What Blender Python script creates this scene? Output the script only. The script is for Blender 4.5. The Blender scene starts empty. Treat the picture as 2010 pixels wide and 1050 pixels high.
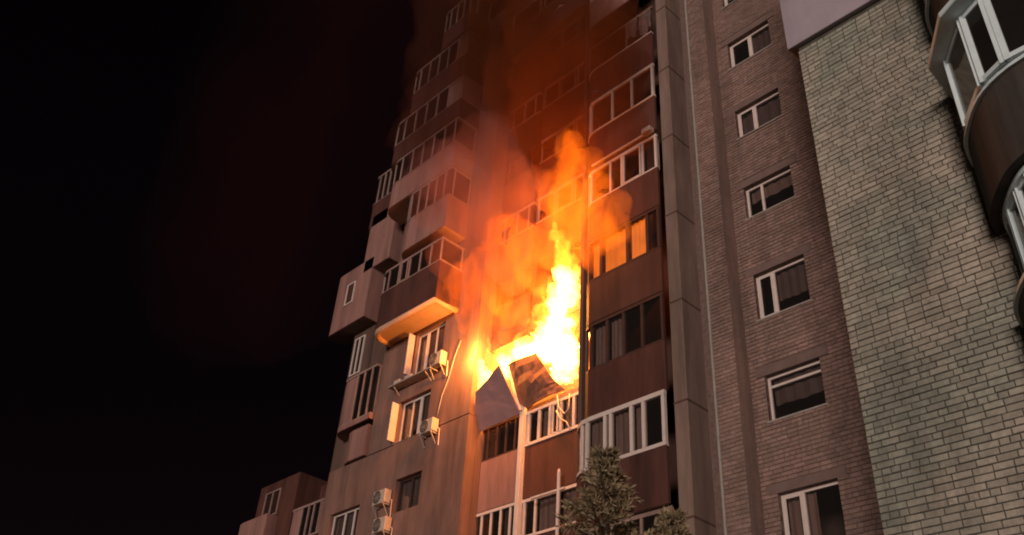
import bpy, bmesh, math, random
from mathutils import Vector, Matrix, noise
random.seed(11)
R = math.radians
scene = bpy.context.scene
col = scene.collection

# ------------------------------------------------------------------ camera
# world: X along the facades (right), Y into the buildings, Z up; the viewer stands at the origin
FPX, CX, CY, CAMZ = 1800.0, 1005.0, 525.0, 1.6
def _unit(v):
    return Vector(v).normalized()
AZ = _unit((185.0, -2555.0, FPX))
_l = Vector((-2055.0, 1120.0, FPX)); _l -= AZ * _l.dot(AZ)
AX = -_l.normalized()
AY = AZ.cross(AX)
cam_data = bpy.data.cameras.new('camera')
cam_data.sensor_width = 36.0
cam_data.lens = FPX / 2010.0 * 36.0
cam_data.clip_end = 1500.0
cam = bpy.data.objects.new('camera', cam_data)
col.objects.link(cam)
right = Vector((AX[0], AY[0], AZ[0])); down = Vector((AX[1], AY[1], AZ[1])); fwd = Vector((AX[2], AY[2], AZ[2]))
m = Matrix((right, -down, -fwd)).transposed().to_4x4()
m.translation = Vector((0, 0, CAMZ))
cam.matrix_world = m
scene.camera = cam

def project(p):
    d = Vector((p[0], p[1], p[2] - CAMZ))
    w = d.dot(fwd)
    return (CX + FPX * d.dot(right) / w, CY + FPX * d.dot(down) / w)
def at(px, py, y):
    """the point of the vertical plane Y=y seen in that direction (photo measuring aid)"""
    d = right * (px - CX) + down * (py - CY) + fwd * FPX
    return Vector((0, 0, CAMZ)) + d * (y / d.y)

# ------------------------------------------------------------------ sky, sun, exposure
world = bpy.data.worlds.new('World'); scene.world = world; world.use_nodes = True
wn = world.node_tree.nodes; wl = world.node_tree.links
bg = wn['Background']
sky = wn.new('ShaderNodeTexSky'); sky.sky_type = 'NISHITA'; sky.sun_disc = False
sky.sun_elevation = R(5.0); sky.sun_rotation = R(153.0)
tint = wn.new('ShaderNodeMix'); tint.data_type = 'RGBA'; tint.blend_type = 'MULTIPLY'; tint.inputs[0].default_value = 1.0
tint.inputs[7].default_value = (1.0, 0.34, 0.42, 1)
wl.new(sky.outputs[0], tint.inputs[6]); wl.new(tint.outputs[2], bg.inputs[0])
bg.inputs[1].default_value = 0.002
sun_data = bpy.data.lights.new('sun', 'SUN')
sun_data.energy = 2.05; sun_data.angle = R(14.0); sun_data.color = (1.0, 0.82, 0.73)
sun = bpy.data.objects.new('sun', sun_data); col.objects.link(sun)
sun.rotation_euler = Vector((-0.50, 1.0, -0.08)).to_track_quat('-Z', 'Y').to_euler()
sun.location = (-5, -10, 12)
scene.view_settings.view_transform = 'Standard'
scene.view_settings.look = 'None'
scene.view_settings.exposure = 0.0
scene.view_settings.gamma = 1.0
scene.view_settings.use_curve_mapping = False
scene.cycles.use_denoising = True
scene.cycles.filter_width = 1.9
scene.cycles.max_bounces = 6
scene.cycles.diffuse_bounces = 3
scene.cycles.glossy_bounces = 3
scene.cycles.transparent_max_bounces = 16
scene.cycles.volume_bounces = 1
scene.cycles.volume_step_rate = 1.0
scene.cycles.volume_max_steps = 256

# ------------------------------------------------------------------ helpers
def tag(o, label=None, cat=None, group=None, kind=None):
    if label: o['label'] = label
    if cat: o['category'] = cat
    if group: o['group'] = group
    if kind: o['kind'] = kind
    return o
def empty(name, loc=(0, 0, 0)):
    o = bpy.data.objects.new(name, None); col.objects.link(o); o.location = loc
    o.empty_display_size = 0.3
    return o
def adopt(o, parent):
    if parent is not None:
        o.parent = parent
        p = parent; off = Vector((0, 0, 0))
        while p is not None:
            off += p.location; p = p.parent
        o.location = o.location - off
class MB:
    def __init__(s): s.v = []; s.f = []
    def quad(s, a, b, c, d):
        n = len(s.v); s.v += [tuple(a), tuple(b), tuple(c), tuple(d)]; s.f.append((n, n+1, n+2, n+3)); return s
    def box(s, x0, x1, y0, y1, z0, z1):
        n = len(s.v)
        s.v += [(x0,y0,z0),(x1,y0,z0),(x1,y1,z0),(x0,y1,z0),(x0,y0,z1),(x1,y0,z1),(x1,y1,z1),(x0,y1,z1)]
        s.f += [(n,n+3,n+2,n+1),(n+4,n+5,n+6,n+7),(n,n+1,n+5,n+4),(n+1,n+2,n+6,n+5),(n+2,n+3,n+7,n+6),(n+3,n,n+4,n+7)]
        return s
    def bar(s, a, b, w, h=None, up=(0, 0, 1)):
        h = h or w
        a = Vector(a); b = Vector(b); d = (b - a).normalized(); u = Vector(up)
        if abs(d.dot(u)) > 0.95: u = Vector((0, 1, 0))
        sx = d.cross(u).normalized() * (w/2); sz = sx.cross(d).normalized() * (h/2)
        n = len(s.v)
        for p in (a, b):
            s.v += [tuple(p-sx-sz), tuple(p+sx-sz), tuple(p+sx+sz), tuple(p-sx+sz)]
        s.f += [(n,n+1,n+2,n+3),(n+7,n+6,n+5,n+4)] + [(n+i, n+4+i, n+4+(i+1)%4, n+(i+1)%4) for i in range(4)]
        return s
    def tube(s, pts, rads, k=8):
        n0 = len(s.v); N = len(pts)
        for i, p in enumerate(pts):
            p = Vector(p); d = (Vector(pts[min(i+1,N-1)]) - Vector(pts[max(i-1,0)])).normalized()
            u = d.orthogonal().normalized() if i == 0 else (u - d*u.dot(d)).normalized()
            w = d.cross(u)
            for j in range(k):
                a = 2*math.pi*j/k
                s.v.append(tuple(p + (u*math.cos(a) + w*math.sin(a)) * rads[i]))
        for i in range(N-1):
            for j in range(k):
                a = n0+i*k+j; b = n0+i*k+(j+1)%k
                s.f.append((a, b, b+k, a+k))
        s.f.append(tuple(n0+j for j in range(k))[::-1]); s.f.append(tuple(n0+(N-1)*k+j for j in range(k)))
        return s
    def prism(s, poly, z0, z1):
        n = len(s.v); k = len(poly)
        s.v += [(p[0],p[1],z0) for p in poly] + [(p[0],p[1],z1) for p in poly]
        s.f.append(tuple(range(n, n+k))[::-1]); s.f.append(tuple(range(n+k, n+2*k)))
        s.f += [(n+i, n+(i+1)%k, n+k+(i+1)%k, n+k+i) for i in range(k)]
        return s
    def strip(s, line, inner, z0, z1):
        """a wall that follows the plan polyline `line` with its inner face along `inner`"""
        n = len(s.v); k = len(line)
        for p, q in zip(line, inner):
            s.v += [(p[0],p[1],z0),(p[0],p[1],z1),(q[0],q[1],z1),(q[0],q[1],z0)]
        for i in range(k-1):
            a = n+4*i; b = a+4
            s.f += [(a,b,b+1,a+1),(a+1,b+1,b+2,a+2),(a+2,b+2,b+3,a+3),(a+3,b+3,b,a)]
        s.f += [(n,n+1,n+2,n+3),(n+4*k-1,n+4*k-2,n+4*k-3,n+4*k-4)]
        return s
    def build(s, name, mat, parent=None, smooth=False, bevel=0):
        me = bpy.data.meshes.new(name); me.from_pydata(s.v, [], s.f); me.update()
        bm = bmesh.new(); bm.from_mesh(me); bmesh.ops.recalc_face_normals(bm, faces=bm.faces)
        if bevel:
            bmesh.ops.bevel(bm, geom=[e for e in bm.edges if len(e.link_faces)==2 and e.calc_face_angle(0) > 0.6], offset=bevel, segments=1, affect='EDGES')
        bm.to_mesh(me); bm.free()
        if smooth:
            for p in me.polygons: p.use_smooth = True
        if mat: me.materials.append(mat)
        o = bpy.data.objects.new(name, me); col.objects.link(o)
        if parent is not None:
            adopt(o, parent)
        return o
def offset_line(line, t):
    """parallel plan polyline, t to the right-hand side of travel"""
    out = []
    for i, p in enumerate(line):
        ns = []
        for a, b in ((i-1, i), (i, i+1)):
            if a >= 0 and b < len(line):
                d = Vector((line[b][0]-line[a][0], line[b][1]-line[a][1])).normalized()
                ns.append(Vector((d.y, -d.x)))
        nn = sum(ns, Vector((0, 0))).normalized()
        c = max(0.35, nn.dot(ns[0]))
        out.append((p[0] + nn.x*t/c, p[1] + nn.y*t/c))
    return out

# ------------------------------------------------------------------ materials
def nd(nt, t, **kw):
    n = nt.nodes.new(t)
    for k, v in kw.items(): setattr(n, k, v)
    return n
def pmat(name, c, rough=0.85, var=0.25, scale=3.0, bump=0.15, bscale=40.0, spec=0.25, stain=0.0, tintc=None, rand=0.0, streak=False, grime=0.0, smear=None):
    mt = bpy.data.materials.new(name); mt.use_nodes = True; nt = mt.node_tree; L = nt.links
    b = nt.nodes['Principled BSDF']; b.inputs['Roughness'].default_value = rough
    b.inputs['Specular IOR Level'].default_value = spec
    geo = nd(nt, 'ShaderNodeNewGeometry')
    mp = nd(nt, 'ShaderNodeMapping'); L.new(geo.outputs['Position'], mp.inputs[0])
    if streak: mp.inputs['Scale'].default_value = (1, 1, 0.18)
    n1 = nd(nt, 'ShaderNodeTexNoise'); n1.inputs['Scale'].default_value = scale; n1.inputs['Detail'].default_value = 5; n1.inputs['Roughness'].default_value = 0.65
    L.new(mp.outputs[0], n1.inputs['Vector'])
    rmp = nd(nt, 'ShaderNodeMapRange'); rmp.inputs[1].default_value = 0.25; rmp.inputs[2].default_value = 0.75
    rmp.inputs[3].default_value = 1 - var; rmp.inputs[4].default_value = 1 + var
    L.new(n1.outputs[0], rmp.inputs[0])
    val = rmp.outputs[0]
    if rand:
        oi = nd(nt, 'ShaderNodeObjectInfo')
        ad = nd(nt, 'ShaderNodeMath', operation='ADD'); L.new(oi.outputs['Random'], ad.inputs[0]); L.new(geo.outputs['Random Per Island'], ad.inputs[1])
        fr = nd(nt, 'ShaderNodeMath', operation='FRACT'); L.new(ad.outputs[0], fr.inputs[0])
        r2 = nd(nt, 'ShaderNodeMapRange'); r2.inputs[3].default_value = 1 - rand; r2.inputs[4].default_value = 1 + rand
        L.new(fr.outputs[0], r2.inputs[0])
        mu = nd(nt, 'ShaderNodeMath', operation='MULTIPLY'); L.new(val, mu.inputs[0]); L.new(r2.outputs[0], mu.inputs[1]); val = mu.outputs[0]
    base = nd(nt, 'ShaderNodeMix', data_type='RGBA'); base.inputs[6].default_value = (*c, 1); base.inputs[7].default_value = (*(tintc or c), 1)
    n2 = nd(nt, 'ShaderNodeTexNoise'); n2.inputs['Scale'].default_value = 0.7; n2.inputs['Detail'].default_value = 4
    L.new(geo.outputs['Position'], n2.inputs['Vector'])
    r3 = nd(nt, 'ShaderNodeMapRange'); r3.inputs[1].default_value = 0.38; r3.inputs[2].default_value = 0.62; L.new(n2.outputs[0], r3.inputs[0])
    L.new(r3.outputs[0], base.inputs[0])
    mul = nd(nt, 'ShaderNodeMix', data_type='RGBA', blend_type='MULTIPLY'); mul.inputs[0].default_value = 1
    L.new(base.outputs[2], mul.inputs[6]); L.new(val, mul.inputs[7])
    res = mul.outputs[2]
    if smear:   # mortar smeared over the brick faces in patches
        n4 = nd(nt, 'ShaderNodeTexNoise'); n4.inputs['Scale'].default_value = 5.0; n4.inputs['Detail'].default_value = 6; n4.inputs['Roughness'].default_value = .7
        L.new(geo.outputs['Position'], n4.inputs['Vector'])
        r4 = nd(nt, 'ShaderNodeMapRange'); r4.inputs[1].default_value = .50; r4.inputs[2].default_value = .66; r4.inputs[3].default_value = 0; r4.inputs[4].default_value = .6
        L.new(n4.outputs[0], r4.inputs[0])
        sm_ = nd(nt, 'ShaderNodeMix', data_type='RGBA'); sm_.inputs[7].default_value = (*smear, 1)
        L.new(r4.outputs[0], sm_.inputs[0]); L.new(res, sm_.inputs[6]); res = sm_.outputs[2]
    if grime:   # rain-washed dirt runs
        m5 = nd(nt, 'ShaderNodeMapping'); m5.inputs['Scale'].default_value = (1, 1, .13); L.new(geo.outputs['Position'], m5.inputs[0])
        n5 = nd(nt, 'ShaderNodeTexNoise'); n5.inputs['Scale'].default_value = 1.7; n5.inputs['Detail'].default_value = 7; n5.inputs['Roughness'].default_value = .68
        L.new(m5.outputs[0], n5.inputs['Vector'])
        r5 = nd(nt, 'ShaderNodeMapRange'); r5.inputs[1].default_value = .42; r5.inputs[2].default_value = .68; r5.inputs[3].default_value = 1.0; r5.inputs[4].default_value = 1 - grime
        L.new(n5.outputs[0], r5.inputs[0])
        g5 = nd(nt, 'ShaderNodeMix', data_type='RGBA', blend_type='MULTIPLY'); g5.inputs[0].default_value = 1
        L.new(res, g5.inputs[6]); L.new(r5.outputs[0], g5.inputs[7]); res = g5.outputs[2]
    L.new(res, b.inputs['Base Color'])
    if bump:
        n3 = nd(nt, 'ShaderNodeTexNoise'); n3.inputs['Scale'].default_value = bscale; n3.inputs['Detail'].default_value = 3
        L.new(geo.outputs['Position'], n3.inputs['Vector'])
        bp = nd(nt, 'ShaderNodeBump'); bp.inputs['Strength'].default_value = bump; bp.inputs['Distance'].default_value = 0.02
        L.new(n3.outputs[0], bp.inputs['Height']); L.new(bp.outputs[0], b.inputs['Normal'])
    return mt
def glass_mat(name, tintc=(0.5, 0.5, 0.5), clear=0.8):
    mt = bpy.data.materials.new(name); mt.use_nodes = True; nt = mt.node_tree; L = nt.links
    nt.nodes.remove(nt.nodes['Principled BSDF'])
    out = nt.nodes['Material Output']
    tr = nd(nt, 'ShaderNodeBsdfTransparent'); tr.inputs[0].default_value = (*[c*clear for c in tintc], 1)
    gl = nd(nt, 'ShaderNodeBsdfGlossy'); gl.inputs['Roughness'].default_value = 0.06; gl.inputs[0].default_value = (0.8, 0.8, 0.8, 1)
    df = nd(nt, 'ShaderNodeBsdfDiffuse'); df.inputs[0].default_value = (0.06, 0.055, 0.05, 1)
    n = nd(nt, 'ShaderNodeTexNoise'); n.inputs['Scale'].default_value = 2.0
    geo = nd(nt, 'ShaderNodeNewGeometry'); L.new(geo.outputs['Position'], n.inputs['Vector'])
    bp = nd(nt, 'ShaderNodeBump'); bp.inputs['Strength'].default_value = 0.05; L.new(n.outputs[0], bp.inputs['Height']); L.new(bp.outputs[0], gl.inputs['Normal'])
    lw_ = nd(nt, 'ShaderNodeLayerWeight'); lw_.inputs[0].default_value = 0.5
    pw = nd(nt, 'ShaderNodeMath', operation='POWER'); pw.inputs[1].default_value = 3.5; L.new(lw_.outputs['Facing'], pw.inputs[0])
    fr = nd(nt, 'ShaderNodeMath', operation='MULTIPLY_ADD'); fr.inputs[1].default_value = 0.8; fr.inputs[2].default_value = 0.05; L.new(pw.outputs[0], fr.inputs[0])
    m0 = nd(nt, 'ShaderNodeMixShader'); m0.inputs[0].default_value = 0.13; L.new(tr.outputs[0], m0.inputs[1]); L.new(df.outputs[0], m0.inputs[2])
    m1 = nd(nt, 'ShaderNodeMixShader'); L.new(fr.outputs[0], m1.inputs[0]); L.new(m0.outputs[0], m1.inputs[1]); L.new(gl.outputs[0], m1.inputs[2])
    L.new(m1.outputs[0], out.inputs[0])
    return mt
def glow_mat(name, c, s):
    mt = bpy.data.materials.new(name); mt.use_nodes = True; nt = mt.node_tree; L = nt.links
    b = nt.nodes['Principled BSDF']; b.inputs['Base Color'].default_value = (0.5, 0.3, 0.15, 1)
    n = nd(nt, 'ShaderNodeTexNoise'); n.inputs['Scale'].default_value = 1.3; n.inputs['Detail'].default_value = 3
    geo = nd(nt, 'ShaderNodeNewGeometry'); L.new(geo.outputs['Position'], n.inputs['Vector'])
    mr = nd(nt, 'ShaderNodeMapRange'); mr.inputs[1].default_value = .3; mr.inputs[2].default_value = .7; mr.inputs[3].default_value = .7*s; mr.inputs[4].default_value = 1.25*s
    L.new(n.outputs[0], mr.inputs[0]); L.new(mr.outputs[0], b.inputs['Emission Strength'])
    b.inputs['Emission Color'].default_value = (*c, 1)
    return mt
M = dict(
    cream_brick=pmat('cream_brick', (0.43, 0.375, 0.305), var=0.25, grime=.35, smear=(0.26, 0.235, 0.19), scale=14, bump=0.5, bscale=70, rand=0.16, tintc=(0.31, 0.315, 0.255)),
    mortar_dark=pmat('mortar_dark', (0.085, 0.08, 0.065), var=0.4, scale=9, bump=0.5, bscale=60),
    red_brick=pmat('red_brick', (0.30, 0.19, 0.16), var=0.22, grime=.35, smear=(0.21, 0.15, 0.125), scale=14, bump=0.5, bscale=70, rand=0.18, tintc=(0.26, 0.175, 0.145)),
    mortar_red=pmat('mortar_red', (0.15, 0.10, 0.085), var=0.35, scale=9, bump=0.4, bscale=60),
    plaster=pmat('plaster', grime=0.35, c=(0.235, 0.128, 0.098), var=0.24, scale=2.2, bump=0.25, bscale=60, streak=True, tintc=(0.195, 0.11, 0.088)),  # base colour shifted red for the warm light on the left side
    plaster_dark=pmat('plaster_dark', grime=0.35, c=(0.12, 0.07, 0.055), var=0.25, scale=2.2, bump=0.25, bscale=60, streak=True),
    concrete=pmat('concrete', grime=0.35, c=(0.23, 0.155, 0.125), var=0.22, scale=3.0, bump=0.3, bscale=45, streak=True),
    cladding=pmat('cladding', grime=0.4, c=(0.30, 0.155, 0.13), var=0.14, scale=1.6, bump=0.1, bscale=30, streak=True),  # reddened to carry orange street and fire light in its colour
    soffit=pmat('soffit', (0.50, 0.32, 0.22), var=0.15, scale=1.6, bump=0.1),  # orange of the fire light partly mixed into the base colour
    lintel=pmat('lintel', (0.17, 0.115, 0.10), var=0.2, scale=3, bump=0.2),
    insulation=pmat('insulation', grime=0.2, c=(0.38, 0.32, 0.36), var=0.10, scale=1.2, bump=0.1, bscale=25),
    brown_panel=pmat('brown_panel', grime=0.45, c=(0.105, 0.040, 0.030), var=0.2, scale=2.0, bump=0.08, rough=0.7, streak=True, tintc=(0.085, 0.036, 0.028)),
    dark_panel=pmat('dark_panel', grime=0.4, c=(0.085, 0.073, 0.065), var=0.25, scale=2.5, bump=0.06, rough=0.9, spec=0.1, streak=True),
    white_frame=pmat('white_frame', (0.62, 0.52, 0.47), var=0.10, scale=5, bump=0.0, rough=0.5),
    cool_frame=pmat('cool_frame', (0.68, 0.80, 0.82), var=0.12, scale=4, bump=0.0, rough=0.5),  # brightened blue to make up for bluish light from below
    brown_frame=pmat('brown_frame', grime=0.35, c=(0.33, 0.215, 0.185), var=0.15, scale=5, bump=0.0, rough=0.6),  # browner and darker than the white frames
    sooted=pmat('sooted_panel', (0.055, 0.03, 0.024), var=0.5, scale=1.5, bump=0.1, tintc=(0.11, 0.05, 0.04)),
    dark_frame=pmat('dark_frame', (0.06, 0.03, 0.025), var=0.2, scale=5, bump=0.0, rough=0.6),
    metal=pmat('metal', (0.33, 0.29, 0.26), var=0.2, scale=6, bump=0.05, rough=0.5, spec=0.5),
    black=pmat('black', (0.02, 0.018, 0.017), var=0.3, bump=0.0),
    interior=pmat('interior', (0.10, 0.075, 0.065), var=0.3, scale=1.5, bump=0.0),
    curtain=pmat('curtain', (0.30, 0.22, 0.20), var=0.25, scale=6, bump=0.0, streak=True),
    blind=pmat('blind', (0.17, 0.13, 0.13), var=0.15, scale=3, bump=0.0),
    ac=pmat('air_conditioner_white', (0.48, 0.39, 0.33), var=0.15, bump=0.0, rough=0.45),  # warmed and darkened to carry the orange light on the casings
    cloth=pmat('cloth', (0.16, 0.10, 0.09), var=0.3, scale=5, bump=0.1),
    asphalt=pmat('asphalt', (0.05, 0.05, 0.05), var=0.3, bump=0.4),
    paving=pmat('paving', (0.16, 0.15, 0.14), var=0.2, bump=0.3),
    bark=pmat('bark', (0.10, 0.07, 0.05), var=0.4, scale=12, bump=0.6, streak=True),
    needles=pmat('needles', (0.27, 0.205, 0.12), var=0.35, scale=8, bump=0.0, rough=0.7, rand=0.3),
    scorched=pmat('scorched_panel', (0.30, 0.165, 0.16), var=0.12, scale=2, bump=0.1, bscale=12, rough=0.7),
    charred=pmat('charred', (0.16, 0.075, 0.055), var=0.4, scale=5, bump=0.2, bscale=14, rough=0.75),
    glass=glass_mat('glass', (0.92, 0.88, 0.86), 1.0),
    glass_dark=glass_mat('glass_dark', (0.72, 0.68, 0.66), 1.0),
    lit=glow_mat('glowing_curtain', (1.0, 0.20, 0.008), 0.95),  # cloth emits the orange itself, in place of light behind it
)

# ------------------------------------------------------------------ building blocks
def wall_boxes(x0, x1, z0, z1, y0, y1, holes):
    xs = sorted({x0, x1, *[h[i] for h in holes for i in (0, 1) if x0 < h[i] < x1]})
    zs = sorted({z0, z1, *[h[i] for h in holes for i in (2, 3) if z0 < h[i] < z1]})
    mb = MB()
    for a, b in zip(xs, xs[1:]):
        run = None
        for c, d in zip(zs, zs[1:]):
            mx, mz = (a+b)/2, (c+d)/2
            solid = not any(h[0] < mx < h[1] and h[2] < mz < h[3] for h in holes)
            if solid: run = (run[0], d) if run else (c, d)
            if run and (not solid or d == zs[-1]):
                mb.box(a, b, y0, y1, *run); run = None
    return mb
def brick_rects(x0, x1, z0, z1, holes, pitch=0.104, joint=0.016, L=0.25, rnd=random):
    out = []; z = z0; row = 0
    while z + pitch <= z1 + 1e-6:
        zc = z + pitch/2
        iv = [(x0, x1)]
        for h in holes:
            if h[2] - 0.02 < zc < h[3] + 0.02:
                nv = []
                for a, b in iv:
                    if h[1] <= a or h[0] >= b: nv.append((a, b)); continue
                    if h[0] > a: nv.append((a, h[0]))
                    if h[1] < b: nv.append((h[1], b))
                iv = nv
        hdr = row % 6 == 5
        for a, b in iv:
            x = a - (0.0 if row % 2 else 0.133) - (0 if hdr else rnd.choice((0, 0, 0.06)))
            while x < b:
                l = 0.12 if (hdr and rnd.random() < .75) or rnd.random() < .10 else L
                xa, xb = max(x, a), min(x + l, b)
                if xb - xa > 0.035:
                    out.append((xa, xb, z + joint*0.5 + rnd.uniform(-.002, .002), z + pitch - joint*0.5 + rnd.uniform(-.002, .002)))
                x += l + joint
        z += pitch; row += 1
    return out
def brick_verts(w, h, d, c=0.006):
    """front face at y=0, depth d behind it, chamfered edges"""
    return [(0,d,0),(w,d,0),(w,d,h),(0,d,h),(0,c,0),(w,c,0),(w,c,h),(0,c,h),(c,0,c),(w-c,0,c),(w-c,0,h-c),(c,0,h-c)]
BRICK_F = [(0,1,5,4),(1,2,6,5),(2,3,7,6),(3,0,4,7),(4,5,9,8),(5,6,10,9),(6,7,11,10),(7,4,8,11),(8,9,10,11)]
def lay_bricks(parent, rects, yf, depth, mat, limit=300):
    rnd = random.Random(5)
    def vis(r):
        p = ((r[0]+r[1])/2, yf, (r[2]+r[3])/2); q = project(p)
        inside = 4 < q[0] < 2006 and 4 < q[1] < 1046
        dist = math.sqrt(p[0]**2 + p[1]**2 + (p[2]-CAMZ)**2)
        return (0 if inside and r[1]-r[0] > .1 else 1, dist)
    rects = sorted(rects, key=vis)
    cache = {}
    for r in rects[:limit]:
        w = round(r[1]-r[0], 2); h = round(r[3]-r[2], 3)
        if (w, h) not in cache:
            me = bpy.data.meshes.new('brick'); me.from_pydata(brick_verts(w, h, depth), [], BRICK_F); me.materials.append(mat); me.update(); cache[(w, h)] = me
        o = bpy.data.objects.new('brick', cache[(w, h)]); col.objects.link(o)
        o.location = (r[0], yf + rnd.uniform(-.006, .004), r[2]); o.rotation_euler = (0, rnd.uniform(-.008, .008), 0)
        adopt(o, parent)
    V = []; Fc = []
    for r in rects[limit:]:
        n = len(V); dy = yf + rnd.uniform(-.006, .004)
        V += [(x + r[0], y + dy, z + r[2]) for x, y, z in brick_verts(r[1]-r[0], r[3]-r[2], depth)]
        Fc += [tuple(i+n for i in f) for f in BRICK_F]
    me = bpy.data.meshes.new('brickwork'); me.from_pydata(V, [], Fc); me.materials.append(mat); me.update()
    o = bpy.data.objects.new('brickwork', me); col.objects.link(o); adopt(o, parent); o['kind'] = 'stuff'

def window(parent, x0, x1, z0, z1, y, split=(0.35,), transom=None, frame='white_frame', glass='glass', sash=(0,), blind=0.6, sill=True, fw=0.06, blind_part=None, cmat='blind'):
    """window set into an opening; frame face at y"""
    mb = MB()
    mb.box(x0, x0+fw, y, y+.06, z0, z1).box(x1-fw, x1, y, y+.06, z0, z1)
    mb.box(x0+fw, x1-fw, y, y+.06, z1-fw, z1).box(x0+fw, x1-fw, y, y+.06, z0, z0+fw)
    xs = [x0+fw] + [x0+(x1-x0)*s for s in split] + [x1-fw]
    for s in xs[1:-1]: mb.box(s-fw*.55, s+fw*.55, y-.004, y+.056, z0+fw, z1-fw)
    if transom: mb.box(x0+fw, x1-fw, y-.008, y+.052, transom-fw*.5, transom+fw*.5)
    for i in sash:
        a, b = xs[i] + .012, xs[i+1] - .03
        q = .045
        mb.box(a, a+q, y-.025, y-.006, z0+fw+.01, z1-fw-.01).box(b-q, b, y-.025, y-.006, z0+fw+.01, z1-fw-.01)
        mb.box(a+q, b-q, y-.025, y-.006, z1-fw-.01-q, z1-fw-.01).box(a+q, b-q, y-.025, y-.006, z0+fw+.01, z0+fw+.01+q)
    w = mb.build('window', M[frame], parent)
    zr = [z0+fw, transom, z1-fw] if transom else [z0+fw, z1-fw]
    for a, b in zip(xs, xs[1:]):
        for c, d in zip(zr, zr[1:]):
            MB().box(a+.005, b-.005, y+.022, y+.03, c+.005, d-.005).build('pane', M[glass], w)
    if blind:
        xa_, xb_ = x0, x1
        if blind_part: xa_, xb_ = x0 + (x1-x0)*blind_part[0], x0 + (x1-x0)*blind_part[1]
        mbb = MB(); n = 14; zb = z1 - fw - (z1-z0)*blind
        for i in range(n):
            a = xa_+fw+.02 + (xb_-xa_-2*fw-.04)*i/n; b = xa_+fw+.02 + (xb_-xa_-2*fw-.04)*(i+1)/n
            ya = y+.13 + .02*math.sin(i*1.7); yb = y+.13 + .02*math.sin((i+1)*1.7)
            mbb.quad((a,ya,zb+.012*math.sin(i*.6)),(b,yb,zb+.012*math.sin((i+1)*.6)),(b,yb,z1-fw),(a,ya,z1-fw))
        o = mbb.build('curtain', M[cmat], w)
    if sill:
        MB().box(x0-.05, x1+.05, y-.16, y-.001, z0-.045, z0-.004).build('sill', M['metal'], w)
    return w

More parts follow.
